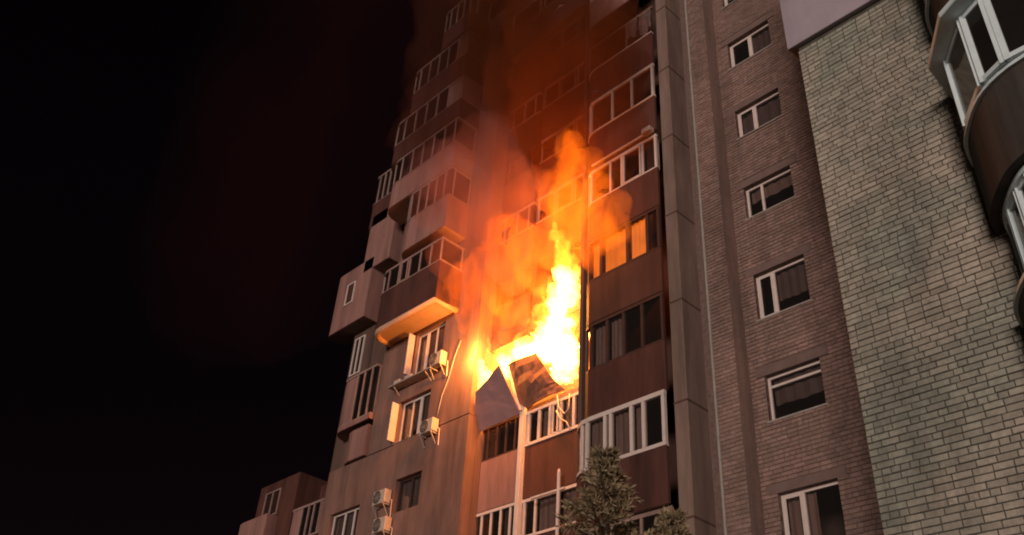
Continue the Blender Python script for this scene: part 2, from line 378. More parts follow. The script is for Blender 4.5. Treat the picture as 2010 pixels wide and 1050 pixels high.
def balcony(parent, plan, z0, z1, z2, wall='brown_panel', frame='white_frame', glass='glass_dark', posts=None, fw=0.07, rail=0.09,
            cap=True, curtain=(), slab='concrete', lit=(), label=None, slab_t=0.16, hood=0.0, hoodmat='concrete', panels=(), panelmat='cladding', t=0.08, sash=()):
    """plan: open polyline, left to right as seen from the street (interior on its left-hand side of travel is +offset).
    z0 underside, z1 top of parapet, z2 top of glazing. posts: fractions along the plan length."""
    inner = offset_line(plan, -t)
    poly = list(plan)
    mb = MB()
    sl = offset_line(plan, -0.02)
    mb.prism(sl, z0, z0+slab_t)
    mb.strip(plan, inner, z0 + 0.012, z1)
    o = mb.build('balcony', M[wall], parent)
    if slab: o.data.materials.append(M[slab]); 
    if slab:
        for p in o.data.polygons:
            if abs(p.normal.z) > .9 and p.center.z < z0 + .005: p.material_index = 1
    if label: o['label'] = label
    if cap:
        MB().strip(offset_line(plan, .025), offset_line(plan, -t-.02), z1+.002, z1+.042).build('parapet_cap', M[frame], o)
    if z2 is None: return o
    # polyline arc-length tools
    cum = [0]
    for a, b in zip(plan, plan[1:]): cum.append(cum[-1] + math.hypot(b[0]-a[0], b[1]-a[1]))
    T = cum[-1]
    gl = offset_line(plan, -t*.5)
    def pt(f, line=gl):
        s = max(0, min(1, f))*T
        for i in range(len(plan)-1):
            if s <= cum[i+1] + 1e-9:
                k = (s-cum[i])/max(1e-6, cum[i+1]-cum[i]); a = line[i]; b = line[i+1]
                return Vector((a[0]+(b[0]-a[0])*k, a[1]+(b[1]-a[1])*k))
    zg0 = z1 + (.044 if cap else .003)
    fm = MB()
    fm.strip(offset_line(plan, -t*.5+fw*.5), offset_line(plan, -t*.5-fw*.5), zg0, zg0+fw*.7)
    fm.strip(offset_line(plan, -t*.5+fw*.5+.01), offset_line(plan, -t*.5-fw*.5), z2-rail, z2)
    corner = [c/T for c in cum]
    posts = posts if posts is not None else corner
    for f in posts:
        p = pt(min(max(f, .012), .988)); d = (pt(min(1, f+.01)) - pt(max(0, f-.01))).normalized()
        nrm = Vector((d.y, -d.x))
        a = p - d*fw*.5 - nrm*fw*.5
        q = [(p + d*sx*fw*.5 + nrm*sy*fw*.55) for sx, sy in ((-1,-1),(1,-1),(1,1),(-1,1))]
        fm.prism([tuple(v) for v in q], zg0+fw*.7+.001, z2-rail-.001)
    fr = fm.build('window_frame', M[frame], o)
    ps = sorted(set(posts) | {0.0, 1.0})
    for k, (a, b) in enumerate(zip(ps, ps[1:])):
        if b - a < .02: continue
        fs = [a+.006] + [c for c in corner if a+.02 < c < b-.02] + [b-.006]
        ln = [tuple(pt(f)) for f in fs]
        nm, mt = ('pane', M[glass])
        if k in panels: nm, mt = 'infill_panel', M[panelmat]
        MB().strip(offset_line(ln, .006), offset_line(ln, -.006), zg0+fw*.6, z2-rail*.8).build(nm, mt, o)
        if k in sash:
            A, B = pt(a+.02), pt(b-.02); q = .045; nr = Vector((B-A)).normalized(); nn = Vector((nr.y, -nr.x))*.03
            A = A+nn; B = B+nn; za, zb = zg0+fw*.8, z2-rail-.02
            sm = MB().bar((A.x,A.y,za),(A.x,A.y,zb),q).bar((B.x,B.y,za),(B.x,B.y,zb),q)
            sm.bar((A.x,A.y,za),(B.x,B.y,za),q).bar((A.x,A.y,zb),(B.x,B.y,zb),q)
            sm.build('sash', M[frame], o)
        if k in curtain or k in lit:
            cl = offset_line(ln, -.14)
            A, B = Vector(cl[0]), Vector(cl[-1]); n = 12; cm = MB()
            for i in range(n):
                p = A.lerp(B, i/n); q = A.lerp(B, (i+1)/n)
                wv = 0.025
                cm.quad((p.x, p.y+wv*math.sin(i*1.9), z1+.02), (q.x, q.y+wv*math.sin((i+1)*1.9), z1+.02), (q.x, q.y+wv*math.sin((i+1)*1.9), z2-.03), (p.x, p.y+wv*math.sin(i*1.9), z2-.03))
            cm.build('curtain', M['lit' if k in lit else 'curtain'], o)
    # ceiling of the glazed space
    MB().prism(offset_line(plan, -0.03), z2+.004, z2+.03).build('ceiling_board', M[slab or wall], o)
    return o
def arc(cx, cy, r, a0, a1, n=6):
    return [(cx + r*math.cos(R(a0+(a1-a0)*i/n)), cy + r*math.sin(R(a0+(a1-a0)*i/n))) for i in range(n+1)]

# ------------------------------------------------------------------ ground
g = MB().quad((-400,-400,0),(400,-400,0),(400,400,0),(-400,400,0)).build('ground', M['asphalt']); tag(g, kind='structure')
pv = MB().box(-45, 12, 8.5, 30, 0.004, 0.13).build('pavement', M['paving']); tag(pv, kind='structure')

# ================================================================== RIGHT BRICK BUILDING
rb = empty('brick_building', (-1, 12, 0.13))
tag(rb, 'cream brick building at the right with rounded balcony stack and pale insulated corner', 'building')
YB = 12.0; XC = -5.46
wall = MB().box(XC+.012, 4.0, YB+.02, 17.6, 0.13, 24).build('wall', M['mortar_dark'], rb)
lay_bricks(wall, brick_rects(XC, -1.2, 0.15, 15.8, [], rnd=random.Random(2)), YB, 0.06, M['cream_brick'])
# pale insulation slabs on the upper corner
MB().box(XC-.17, -3.35, YB-.10, YB+.012, 15.85, 24.2).box(XC-.17, XC+.008, YB+.014, 16.9, 15.9, 24.2).build('insulation_cladding', M['insulation'], rb, bevel=.01)
# rounded balcony stack
def curve_plan(pts_left, xmid):
    rt = [(2*xmid - x, y) for x, y in reversed(pts_left)]
    return pts_left + rt
def smooth_plan(p, it=2):
    for _ in range(it):
        q = [p[0]]
        for a, b in zip(p, p[1:]):
            q.append((a[0]*.75+b[0]*.25, a[1]*.75+b[1]*.25)); q.append((a[0]*.25+b[0]*.75, a[1]*.25+b[1]*.75))
        q.append(p[-1]); p = q
    return p
XM = -0.75
sillp = smooth_plan(curve_plan([(-3.07, 12.04), (-2.99, 11.50), (-2.63, 10.90), (-2.25, 10.50), (-1.62, 10.27)], XM), 2)
headp = curve_plan([(-3.06, 12.04), (-3.04, 11.14), (-2.46, 10.29), (-2.1, 10.10)], XM)
glassp = curve_plan([(-2.86, 12.03), (-2.78, 11.18), (-2.25, 10.50), (-1.85, 10.30)], XM)
for k, lev in enumerate((8.47, 11.34, 14.21, 17.08)):
    hd = lev + 1.42
    p = MB(); p.strip(offset_line(sillp, -.05), offset_line(sillp, -.15), lev-1.38, lev-.03)
    p.prism(offset_line(sillp, -.16), lev-1.37, lev-1.22)
    b = p.build('balcony', M['dark_panel'], rb)
    MB().strip(sillp, offset_line(sillp, -.17), lev-.028, lev+.03).build('parapet_cap', M['cool_frame'], b)
    low = k == 0
    if low: MB().strip(offset_line(sillp, -.2), offset_line(sillp, -.34), hd-.02, hd+.06).build('frame_head', M['cool_frame'], b)
    else: MB().prism(headp, hd, hd+.11).build('hood', M['cool_frame'], b, bevel=.012)
    fm = MB()
    cum = [0]
    gl = offset_line(sillp, -.27)[1::3] if low else glassp
    for (xa, ya), (xb, yb) in zip(gl, gl[1:]):
        d = Vector((xb-xa, yb-ya)).normalized()
        L = math.hypot(xb-xa, yb-ya)
        n = max(1, round(L/1.2))
        for i in range(n):
            A = Vector((xa, ya)).lerp(Vector((xb, yb)), i/n) + d*.035; B = Vector((xa, ya)).lerp(Vector((xb, yb)), (i+1)/n) - d*.035
            fm.bar((A.x,A.y,lev+.03),(A.x,A.y,hd),.085,.07).bar((B.x,B.y,lev+.03),(B.x,B.y,hd),.085,.07)
            fm.bar((A.x,A.y,hd-.05),(B.x,B.y,hd-.05),.06,.09).bar((A.x,A.y,lev+.08),(B.x,B.y,lev+.08),.06,.08)
            nn = Vector((d.y, -d.x))
            MB().prism([tuple(A+nn*.006), tuple(B+nn*.006), tuple(B-nn*.006), tuple(A-nn*.006)], lev+.1, hd-.06).build('pane', M['glass_dark'], b)
    fm.build('window_frame', M['cool_frame'], b)

# ================================================================== STAIR TOWER (red brick with window column)
st = empty('brick_stair_tower', (-9, 17, 0.13))
tag(st, 'red brown brick tower section with a column of small two-sash windows and pilasters', 'building')
YE = 17.0
tops = [9.32 + 2.86*i for i in range(-2, 7)]
hts = {0: 1.25, 1: 1.15, 2: 1.32, 3: 1.05, 4: 1.05, 5: 1.08}
holes = []
for i, zt in enumerate(tops):
    h = hts.get(i-2, 1.15)
    holes.append((-9.92, -8.50, zt-h, zt))
wall = wall_boxes(-11.60, -5.6, 0.13, 30, YE+.02, YE+.34, holes).build('wall', M['mortar_red'], st)
lint = [(h[0]-.22, h[1]+.22, h[3], h[3]+.24) for h in holes]
lay_bricks(wall, brick_rects(-10.31, -7.2, 0.2, 29.9, holes + lint, rnd=random.Random(3)), YE, 0.06, M['red_brick'], limit=300)
for i, (h, l) in enumerate(zip(holes, lint)):
    MB().box(l[0]+.006, l[1]-.006, YE-.012, YE+.1, l[2]+.004, l[3]-.004).build('lintel', M['lintel'], st, bevel=.008)
    k = i - 2
    if k == 1:
        window(st, h[0], h[1], h[2], h[3], YE+.14, split=(), transom=h[3]-.26, sash=(), blind=.55)
    else:
        window(st, h[0], h[1], h[2], h[3], YE+.14, split=((.37,.42,.34,.33,.40,.5,.45)[k % 7],), sash=(0,) if k != 3 else (), blind=(.95,.5,.6,.35,.8,.92,.5)[k % 7], blind_part=((0,.6),None,(.3,1),None,None,(.35,1),None)[k % 7], cmat=('curtain','blind','blind','curtain','blind','blind','curtain')[k % 7])
MB().box(-11.6, -5.6, YE+1.6, YE+1.7, 0.13, 30).build('interior_wall', M['interior'], st)
for z in [h[2]-.9 for h in holes]:
    MB().box(-11.6, -5.6, YE+.35, YE+1.59, z-.2, z).build('floor_slab', M['interior'], st)
# pilaster of brick and divider wall
pil = MB().box(-10.885, -10.312, 16.48, YE+.019, 0.13, 30.2).build('pilaster', M['red_brick'], st)
lay_bricks(pil, brick_rects(-10.9, -10.31, 0.2, 30.1, [], rnd=random.Random(4)), 16.46, 0.03, M['red_brick'], limit=60)
dv = MB().box(-11.94, -11.55, 16.2, 17.9, 0.13, 30.4).build('pilaster', M['concrete'], st, bevel=.01)
MB().box(-11.30, -11.24, YE-.05, YE+.019, 0.13, 30.1).build('drain_pipe', M['metal'], st)
for i in range(10):   # concrete joints of the divider
    z = 3.2 + 2.86*i
    MB().box(-11.95, -11.54, 16.19, 17.0, z, z+.05).build('joint_band', M['plaster_dark'], dv)

# ================================================================== APARTMENT BLOCK
ab = empty('apartment_building', (-20, 18, 0.13))
tag(ab, 'tall plastered apartment block with stacked glazed balconies, one floor burning', 'building')
# --- middle balcony column
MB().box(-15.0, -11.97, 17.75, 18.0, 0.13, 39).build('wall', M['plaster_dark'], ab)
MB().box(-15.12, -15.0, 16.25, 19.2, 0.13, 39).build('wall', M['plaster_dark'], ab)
def mid_plan(x0=-14.95, x1=-11.99, yf=16.0, r=0.55):
    return [(x0, 17.7)] + arc(x0+r, yf+r, r, 180, 270, 5) + [(x1, yf)]
P0 = 10.65; PITCH = 2.87
for k in range(-3, 10):
    pt_ = P0 + PITCH*k; z0 = pt_ - 1.40; z2 = pt_ + 1.44
    if k == 0:
        balcony(ab, mid_plan(x0=-15.3, yf=15.9, r=.9), z0, pt_, z2, wall='brown_panel', frame='white_frame', glass='glass', posts=[.26,.42,.47,.60,.64,.78,.86,1.0], curtain=(1,2,3,5,6), fw=.09, rail=.12)
    elif k == 1:
        balcony(ab, mid_plan(), z0, pt_, z2, frame='dark_frame', glass='glass', posts=[.28,.36,.44,.57,.70,.84,1.0], curtain=(2,3,4), fw=.08, cap=False)
    elif k == 2:
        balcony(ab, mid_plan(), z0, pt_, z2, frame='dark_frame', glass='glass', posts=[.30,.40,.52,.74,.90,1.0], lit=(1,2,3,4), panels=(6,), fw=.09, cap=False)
    elif k == 3:
        balcony(ab, mid_plan(), z0, pt_, z2-.15, frame='white_frame', posts=[.32,.42,.60,.70,.88,1.0], panels=(6,), sash=(4,), curtain=(5,), fw=.07, cap=False)
        MB().bar((-14.4, 15.9, z2-.05), (-12.1, 15.9, z2-.05), .05, .05).build('awning_bar', M['white_frame'], ab)
        MB().box(-12.32, -12.0, 15.72, 15.93, z2-.16, z2+.02).build('light_box', M['ac'], ab, bevel=.02)
    elif k == 4:
        balcony(ab, mid_plan(), z0, pt_, z2, frame='white_frame', glass='glass', posts=[.20,.36,.40,.62,.80,.985], fw=.075, rail=.11)
    elif k == 5:
        balcony(ab, mid_plan(), z0, pt_, None, cap=True)
        MB().bar((-14.8, 16.1, z2-.1), (-12.0, 16.1, z2-.1), .06, .07).bar((-13.1,16.1,pt_+.05),(-13.1,16.1,z2-.14),.05).bar((-14.75,16.1,pt_+.05),(-14.75,16.1,z2-.14),.05).build('balcony_rail', M['plaster'], ab)
    elif k == 6:
        balcony(ab, mid_plan(yf=15.5, x0=-14.55), z0+.1, pt_, z2, wall='cladding', frame='white_frame')
    else:
        balcony(ab, mid_plan(), z0, pt_, z2, wall='brown_panel' if k % 2 else 'dark_panel', frame='brown_frame', posts=[.3,.45,.6,.8,1.0])

# --- recessed column with the burning floor
YR = 18.0
XL, XR = -20.95, -15.2
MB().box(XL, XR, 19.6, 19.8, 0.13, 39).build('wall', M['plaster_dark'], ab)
def rec_plan(x0, x1, y=YR):
    return [(x0, 19.55), (x0, y), (x1, y), (x1, 19.55)]
R0 = 13.3; RP = 2.88     # parapet top of the floor below the fire
XP = -19.05
for k in range(-3, 9):
    pt_ = R0 + RP*k; z0 = pt_ - 1.68; z2 = pt_ + 1.18
    if k == 1:
        # the burning floor: slab and stubs only
        burnt = MB().box(XL+.02, XR-.02, YR+.05, 19.55, z0-.02, z0+.14).build('balcony', M['concrete'], ab)
        burnt['label'] = 'burning balcony with its cladding torn open'
        continue
    if k == 0:
        balcony(ab, rec_plan(XL+.03, XP-.09), z0, pt_, z2, wall='cladding', frame='dark_frame', glass='glass_dark', posts=[.29,.36,.45,.54,.63,.72], cap=False)
        balcony(ab, rec_plan(XP+.09, XR-.03, YR+.04), z0, pt_, z2, wall='brown_panel', frame='white_frame', glass='glass', posts=[.23,.30,.37,.44,.52,.63,.77], sash=(3,), curtain=(2,4), fw=.09)
    elif k == -1:
        balcony(ab, rec_plan(XL+.03, XP-.09), z0, pt_, z2, wall='cladding', frame='white_frame', glass='glass_dark', posts=[.29,.36,.45,.54,.63,.72], curtain=(4,))
        balcony(ab, rec_plan(XP+.09, XR-.03, YR+.04), z0, pt_, z2, wall='brown_panel', frame='white_frame', glass='glass', posts=[.23,.30,.44,.56,.68,.77], curtain=(2,3))
    elif k >= 7:
        balcony(ab, rec_plan(XL+.03, XP-.09, YR-.3), z0, pt_, z2, wall='cladding')
        balcony(ab, rec_plan(XP+.09, XR-.03, YR-.3), z0, pt_, z2, wall='cladding')
    else:
        balcony(ab, rec_plan(XL+.03, XP-.09), z0, pt_, z2, wall='sooted' if k in (2, 3) else 'brown_panel', frame='brown_frame' if k % 2 else 'dark_frame', posts=[.29,.36,.5,.63,.72])
        balcony(ab, rec_plan(XP+.09, XR-.03), z0, pt_, z2, wall='sooted' if k in (2, 3) else 'brown_panel', frame='dark_frame' if k == 2 else 'brown_frame', posts=[.23,.35,.5,.65,.77], sash=(2,))
pst = MB()
pst.box(XP-.08, XP+.08, YR-.12, YR+.1, 0.13, 14.9).build('post', M['white_frame'], ab, bevel=.01)

# --- left section: plain wall with windows
YL = 17.4
lw = [(-24.5, -22.85, 17.35, 19.15), (-24.9, -23.15, 14.85, 16.45), (-24.5, -23.1, 12.2, 13.4), (-28.25, -26.45, 11.6, 13.0), (-24.6, -23.0, 9.0, 10.4)]
MB_ = wall_boxes(-26.5, XL, 14.8, 35.2, YL, YL+.35, lw); MB_.build('wall', M['plaster'], ab)
wall_boxes(-28.9, XL, 0.13, 14.79, YL, YL+.35, lw).build('wall', M['plaster'], ab)
MB().box(XL-.3, XL, YL+.36, 19.5, 0.13, 36.2).build('wall', M['plaster'], ab)
MB().box(-28.7, XL-.4, YL+1.7, YL+1.8, 0.13, 36).build('interior_wall', M['interior'], ab)
# insulated lower storeys, proud of the wall
ins = wall_boxes(-26.45, XL+.001, 14.82, 16.95, YL-.06, YL-.002, lw); ins.build('insulation_cladding', M['plaster'], ab)
wall_boxes(-28.85, XL+.001, 5.0, 14.78, YL-.06, YL-.002, lw).build('insulation_cladding', M['plaster'], ab)
window(ab, *lw[0], YL+.12, split=(.36,.66), sash=(0,), blind=.8)
window(ab, *lw[1], YL+.12, split=(.34,.62), sash=(1,), blind=.7)
window(ab, *lw[2], YL+.12, split=(.5,), frame='dark_frame', sash=(), blind=.9, sill=False)
window(ab, *lw[3], YL+.12, split=(.4,.72), sash=(), blind=.8)
window(ab, *lw[4], YL+.12, split=(.5,), sash=(), blind=.5)
# white open shutters catching the fire light beside two windows
MB().box(lw[0][0]-.06, lw[0][0]-.01, YL-.34, YL-.07, lw[0][2]+.05, lw[0][3]-.05).build('window_sash', M['white_frame'], ab)
MB().box(lw[1][0]-.07, lw[1][0]-.02, YL-.36, YL-.07, lw[1][2]+.05, lw[1][3]-.08).build('window_sash', M['white_frame'], ab)
# --- left glazed balcony column
LQ = 16.3/16.8
def lplan(x0=-27.0, x1=-22.85, yf=16.3):
    x0 *= LQ; x1 *= LQ
    return [(x0, YL-.02)] + arc(x0+.7, yf+.7, .7, 180, 270, 6) + [(x1, yf), (x1, YL-.02)]
LV = [(19.87, 21.55, 22.68), (23.2, 24.75, 26.25), (26.3, 27.6, 29.05), (29.1, 30.15, 31.65), (31.7, 33.0, 34.55), (34.7, 35.9, 37.4)]
for i, (z0, z1, z2) in enumerate(LV):
    z0, z1, z2 = [(q-1.6)*LQ+1.6 for q in (z0, z1, z2)]
    w = ('brown_panel', 'cladding', 'cladding', 'brown_panel', 'brown_panel', 'brown_panel')[i]
    balcony(ab, lplan(x0=(-27.0, -26.0, -27.6, -28.0, -27.2, -25.4)[i]), z0, z1, z2, wall=w, frame='brown_frame', glass='glass_dark', posts=[.06,.17,.27,.38,.49,.60,.71,.815,.99], sash=((4,), (2,), (), (1,), (), ())[i],
            panels=((), (), (), (7, 8), (7,), ())[i], slab='soffit', slab_t=.2, fw=.065)
lip = [(x, y, (19.87-1.6)*LQ+1.6) for x, y in offset_line(lplan(), -.10)]
MB().tube(lip, [.12]*len(lip), 10).build('slab_edge', M['soffit'], ab, smooth=True)
# --- stepped balconies at the far left end
def mplan(x0, x1, yf, back=18.2, r=.3):
    return [(x0, back)] + arc(x0+r, yf+r, r, 180, 270, 4) + [(x1, yf), (x1, back)]
MB().box(-29.6, -26.55, 18.25, 20, 0.13, 33).build('wall', M['plaster_dark'], ab)
MB().box(-28.3, -26.52, 17.95, 18.24, 14.8, 30).build('wall', M['plaster_dark'], ab)
balcony(ab, mplan(-29.3, -27.75, 17.2), 26.4, 27.8, 29.5, wall='brown_panel', frame='brown_frame', posts=[.1,.38,.5,.62,.9])
balcony(ab, mplan(-29.2, -27.05, 17.2, r=.35), 23.9, 27.0, None, wall='cladding', cap=False)
balcony(ab, mplan(-31.0, -28.2, 17.2, r=.4), 21.45, 24.5, None, wall='cladding', cap=False)
MB().box(-29.75, -28.31, 17.9, 18.24, 0.13, 21.4).build('wall', M['plaster_dark'], ab)
window(ab, -29.55, -28.85, 19.3, 21.1, 17.83, split=(.5,), sash=(), blind=0, sill=False)
window(ab, -29.9, -29.3, 22.6, 23.7, 17.16, split=(), sash=(), blind=0, sill=False)
balcony(ab, mplan(-29.1, -26.55, 17.2, r=.7), 16.3, 16.5, 18.6, wall='cladding', frame='brown_frame', posts=[.47,.58,.70,.80], panels=(0,), cap=False)
balcony(ab, mplan(-28.2, -26.52, 17.2, r=.7), 14.82, 16.05, None, wall='cladding', cap=False)
# roof
MB().box(-25.4, -11.6, 17.3, 26, 39.3, 39.6).build('roof', M['concrete'], ab)
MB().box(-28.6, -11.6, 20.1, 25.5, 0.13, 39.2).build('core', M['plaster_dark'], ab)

# --- low wing at the far left
lwg = empty('side_wing', (-34, 19, 0.13))
tag(lwg, 'dim lower wing of the block at the bottom left, with a rounded balcony', 'building')
MB().box(-36.2, -33.1, 18.5, 26, 0.13, 16.3).build('wall', M['brown_panel'], lwg)  # wall colour kept dark to stand in for weak light here
MB().box(-33.05, -29.0, 19.6, 26, 0.13, 16.0).build('wall', M['brown_panel'], lwg)
balcony(lwg, mplan(-37.0, -34.2, 18.0, back=19.0, r=.8), 13.0, 14.6, None, wall='cladding', cap=False)
window(lwg, -35.6, -34.4, 14.75, 15.9, 18.46, split=(.5,), sash=(), blind=0, sill=False, frame='brown_frame')
window(lwg, -32.2, -31.2, 14.75, 15.7, 19.56, split=(.5,), sash=(), blind=0, sill=False, frame='brown_frame')
balcony(lwg, mplan(-32.6, -30.3, 18.2, back=19.5, r=.1), 12.2, 13.0, 14.4, wall='brown_panel', frame='brown_frame', posts=[.30,.42,.52,.6,.7], panels=(1, 5), panelmat='cladding')

# ------------------------------------------------------------------ air conditioners and small things on the walls
def air_conditioner(x, z, y, label, w=.66, h=.48, d=.28, rz=0):
    t = empty('air_conditioner', (x, y, z))
    tag(t, label, 'air conditioner', 'outdoor units on the plaster wall')
    MB().box(x-w/2, x+w/2, y-d, y, z, z+h).build('casing', M['ac'], t, bevel=.02)
    cx, cz = x-.1, z+h/2
    gm = MB()
    for r_ in (.08, .15, .22):
        pts = [(cx+r_*math.cos(a*math.pi/8), y-d-.012, cz+r_*math.sin(a*math.pi/8)) for a in range(17)]
        gm.tube(pts, [.007]*17, 5)
    for a in range(8):
        gm.bar((cx, y-d-.012, cz), (cx+.23*math.cos(a*math.pi/4), y-d-.012, cz+.23*math.sin(a*math.pi/4)), .008)
    gm.build('fan_grille', M['metal'], t)
    MB().tube([(cx, y-d-.003, cz), (cx, y-d+.001, cz)], [.23, .23], 16).build('fan_opening', M['black'], t)
    for s in (-.28, .28):
        MB().bar((x+s, y+.0, z-.03), (x+s, y-d-.03, z-.03), .035, .04).bar((x+s, y-.01, z-.4), (x+s, y-d+.02, z-.05), .03, .03).build('bracket', M['metal'], t)
    MB().tube([(x+w/2-.05, y-.05, z+.2), (x+w/2+.1, y-.03, z+.1), (x+w/2+.12, y-.02, z-.5)], [.018]*3, 6).build('hose', M['white_frame'], t)
ya = YL - .10
p = at(838, 850, 17.1); air_conditioner(p.x, p.z, ya, 'white air conditioner below the second window from the balcony, glowing in fire light')
p = at(745, 990, 17.1); air_conditioner(p.x, p.z, ya, 'fire lit white air conditioner left of the dark framed window')
p = at(745, 1045, 17.1); air_conditioner(p.x, p.z, ya, 'lowest white air conditioner at the bottom edge, left of the dark framed window')
p = at(857, 712, 17.1); air_conditioner(p.x, p.z-.1, ya, 'white air conditioner on the sill of the window under the orange lit soffit', w=.6, h=.5)
# clutter ledge under the upper left window
lg = empty('window_ledge', (-24.6, YL-.3, 17.0))
tag(lg, 'shelf with small boxes under the window beneath the orange soffit', 'shelf')
MB().box(-25.3, -22.9, YL-.42, YL-.064, 17.02, 17.07).build('board', M['metal'], lg)
for x in (-25.0, -23.2):
    MB().bar((x, YL-.065, 16.75), (x, YL-.38, 17.0), .03, .03).build('bracket', M['metal'], lg)
for x, w, h, d in ((-24.9, .35, .18, .2), (-24.25, .42, .16, .22)):
    bx = MB().box(x-w/2, x+w/2, YL-.36, YL-.36+d, 17.074, 17.074+h).build('storage_box', M['ac'], None, bevel=.015)
    tag(bx, ('small pale box at the left end of the window shelf' if x < -24.5 else 'larger pale box in the middle of the window shelf'), 'box', 'boxes on the window shelf')
q = [at(a_, b_, YL-.09) for a_, b_ in ((905, 668), (893, 700), (880, 745), (868, 775), (862, 800), (858, 818))]
o = MB().tube(q, [.018]*len(q), 5).build('wall_cable', M['metal'], None, smooth=True)
tag(o, 'loose cable running down the plaster wall to the fire lit air conditioner', 'cable')
# laundry on the upper middle balcony
for j, (xa, xb, h, lab) in enumerate(((-13.05, -12.62, .75, 'narrow dark cloth on the top balcony line, left of the wider one'), (-12.55, -12.05, 1.0, 'wider dark cloth hanging from the top balcony line beside the pilaster'))):
    zt = P0+PITCH*5+1.28
    cm = MB(); nx, nz = 14, 8
    for a in range(nx):
        for b in range(nz):
            def q(i, j2):
                u, v = i/nx, j2/nz
                return (xa+(xb-xa)*u, 16.06+.05*math.sin(u*11+j)*v+.02*math.sin(v*9), zt - h*v*(1-.12*math.sin(u*7+j*2)))
            cm.quad(q(a,b), q(a+1,b), q(a+1,b+1), q(a,b+1))
    o = cm.build('hanging_cloth', M['cloth'], None, smooth=True)
    md = o.modifiers.new('thickness', 'SOLIDIFY'); md.thickness = .01
    tag(o, lab, 'laundry', 'washing on the upper balcony')
# white post with crossbar in front of the lower recessed balcony
p = at(1095, 1000, 17.7); q_ = at(1093, 922, 17.7)
dr = empty('drying_post', (p.x, p.y, p.z-1.2)); tag(dr, 'slim white post with a crossbar before the brown balcony under the fire', 'post')
MB().tube([(p.x, 17.7, p.z-1.2), (p.x, 17.7, q_.z-.1), (p.x, 17.7, q_.z)], [.05, .05, .03], 8).build('upright', M['white_frame'], dr)
MB().bar((p.x-1.1, 17.7, q_.z-.62), (p.x+.25, 17.7, q_.z-.62), .06, .06).build('crossbar', M['white_frame'], dr)
MB().bar((p.x, 17.7, p.z-1.15), (p.x, 18.02, p.z-1.15), .04, .04).bar((p.x, 17.7, q_.z-.9), (p.x, 18.0, q_.z-.9), .04, .04).build('bracket', M['metal'], dr)

# ------------------------------------------------------------------ torn, heat-bent cladding of the burning balcony
def bent_panel(name, pxs, y, mat, label, bend, t=.04, tilt=0.0, crumple=1.0):
    pts = [at(a, b, y) for a, b in pxs]
    zlo = min(p.z for p in pts)
    pts = [at(a, b, y - tilt*(p.z-zlo)) for (a, b), p in zip(pxs, pts)]
    bm = bmesh.new()
    vs = [bm.verts.new(p) for p in pts]
    f = bm.faces.new(vs)
    bmesh.ops.triangulate(bm, faces=[f])
    bmesh.ops.subdivide_edges(bm, edges=bm.edges[:], cuts=5, use_grid_fill=True)
    for v in bm.verts:
        h = v.co.z - zlo
        v.co.y += bend*math.sin(v.co.x*2.2 + h*1.5) + crumple*(.07*noise.noise(v.co*2.6) + .03*noise.noise(v.co*7))
    bmesh.ops.recalc_face_normals(bm, faces=bm.faces)
    me = bpy.data.meshes.new(name); bm.to_mesh(me); bm.free(); me.materials.append(mat)
    o = bpy.data.objects.new(name, me); col.objects.link(o)
    md = o.modifiers.new('thickness', 'SOLIDIFY'); md.thickness = t; md.offset = 0
    o['label'] = label
    adopt(o, burnt)
    return o
bent_panel('bent_panel', [(934, 852), (1019, 812), (1012, 790), (980, 717), (934, 770)], YR-.10, M['scorched'], 'pale pointed balcony panel left of the white post, below the flames', .02, tilt=.30, crumple=.3)
bent_panel('bent_panel', [(1016, 788), (1033, 802), (1108, 764), (1087, 745), (1052, 693), (1001, 717)], YR-.12, M['charred'], 'dark warped balcony panel leaning out in front of the white flames', .10, tilt=.18)
fr = MB(); a = at(1000, 716, YR-.2); b = at(1022, 806, YR-.16)
fr.tube([a, (a+b)/2+Vector((-.05, -.05, 0)), b], [.03, .035, .05], 6)
fr.build('bent_rail', M['white_frame'], burnt)
for lst in ([(1093,772),(1097,800),(1108,812),(1117,800),(1118,772)], [(1092,806),(1100,822),(1112,828),(1120,845)], [(962,726),(955,752),(950,790)]):
    q = [at(a_, b_, YR-.14) for a_, b_ in lst]
    MB().tube(q, [.022]*len(q), 5).build('bent_rail', M['white_frame'], burnt, smooth=True)

# ================================================================== FIRE AND SMOKE
def blob(name, balls, mat, parent=None, voxel=.09, amp=.12, freq=1.8, stretch=1.0, seed=0, zs=.55):
    bm = bmesh.new()
    for c, r in balls:
        mtx = Matrix.Translation(c) @ Matrix.Diagonal((r, r, r*stretch, 1))
        bmesh.ops.create_icosphere(bm, subdivisions=3, radius=1, matrix=mtx)
    me = bpy.data.meshes.new(name); bm.to_mesh(me); bm.free()
    tmp = bpy.data.objects.new(name, me); col.objects.link(tmp)
    md = tmp.modifiers.new('union', 'REMESH'); md.mode = 'VOXEL'; md.voxel_size = voxel
    dg = bpy.context.evaluated_depsgraph_get(); dg.update()
    ev = bpy.data.meshes.new_from_object(tmp.evaluated_get(dg))
    bpy.data.objects.remove(tmp); bpy.data.meshes.remove(me)
    ev.name = name
    off = Vector((seed*7.1, seed*3.3, 0))
    ns = [v.normal.copy() for v in ev.vertices]
    for v, n in zip(ev.vertices, ns):
        p = Vector((v.co.x*freq, v.co.y*freq, v.co.z*freq*zs)) + off
        d = noise.fractal(p, 0.8, 2.1, 4)
        v.co += n*amp*d
    ev.materials.clear(); ev.materials.append(mat)
    for p in ev.polygons: p.use_smooth = True
    o = bpy.data.objects.new(name, ev); col.objects.link(o)
    if parent is not None: adopt(o, parent)
    return o
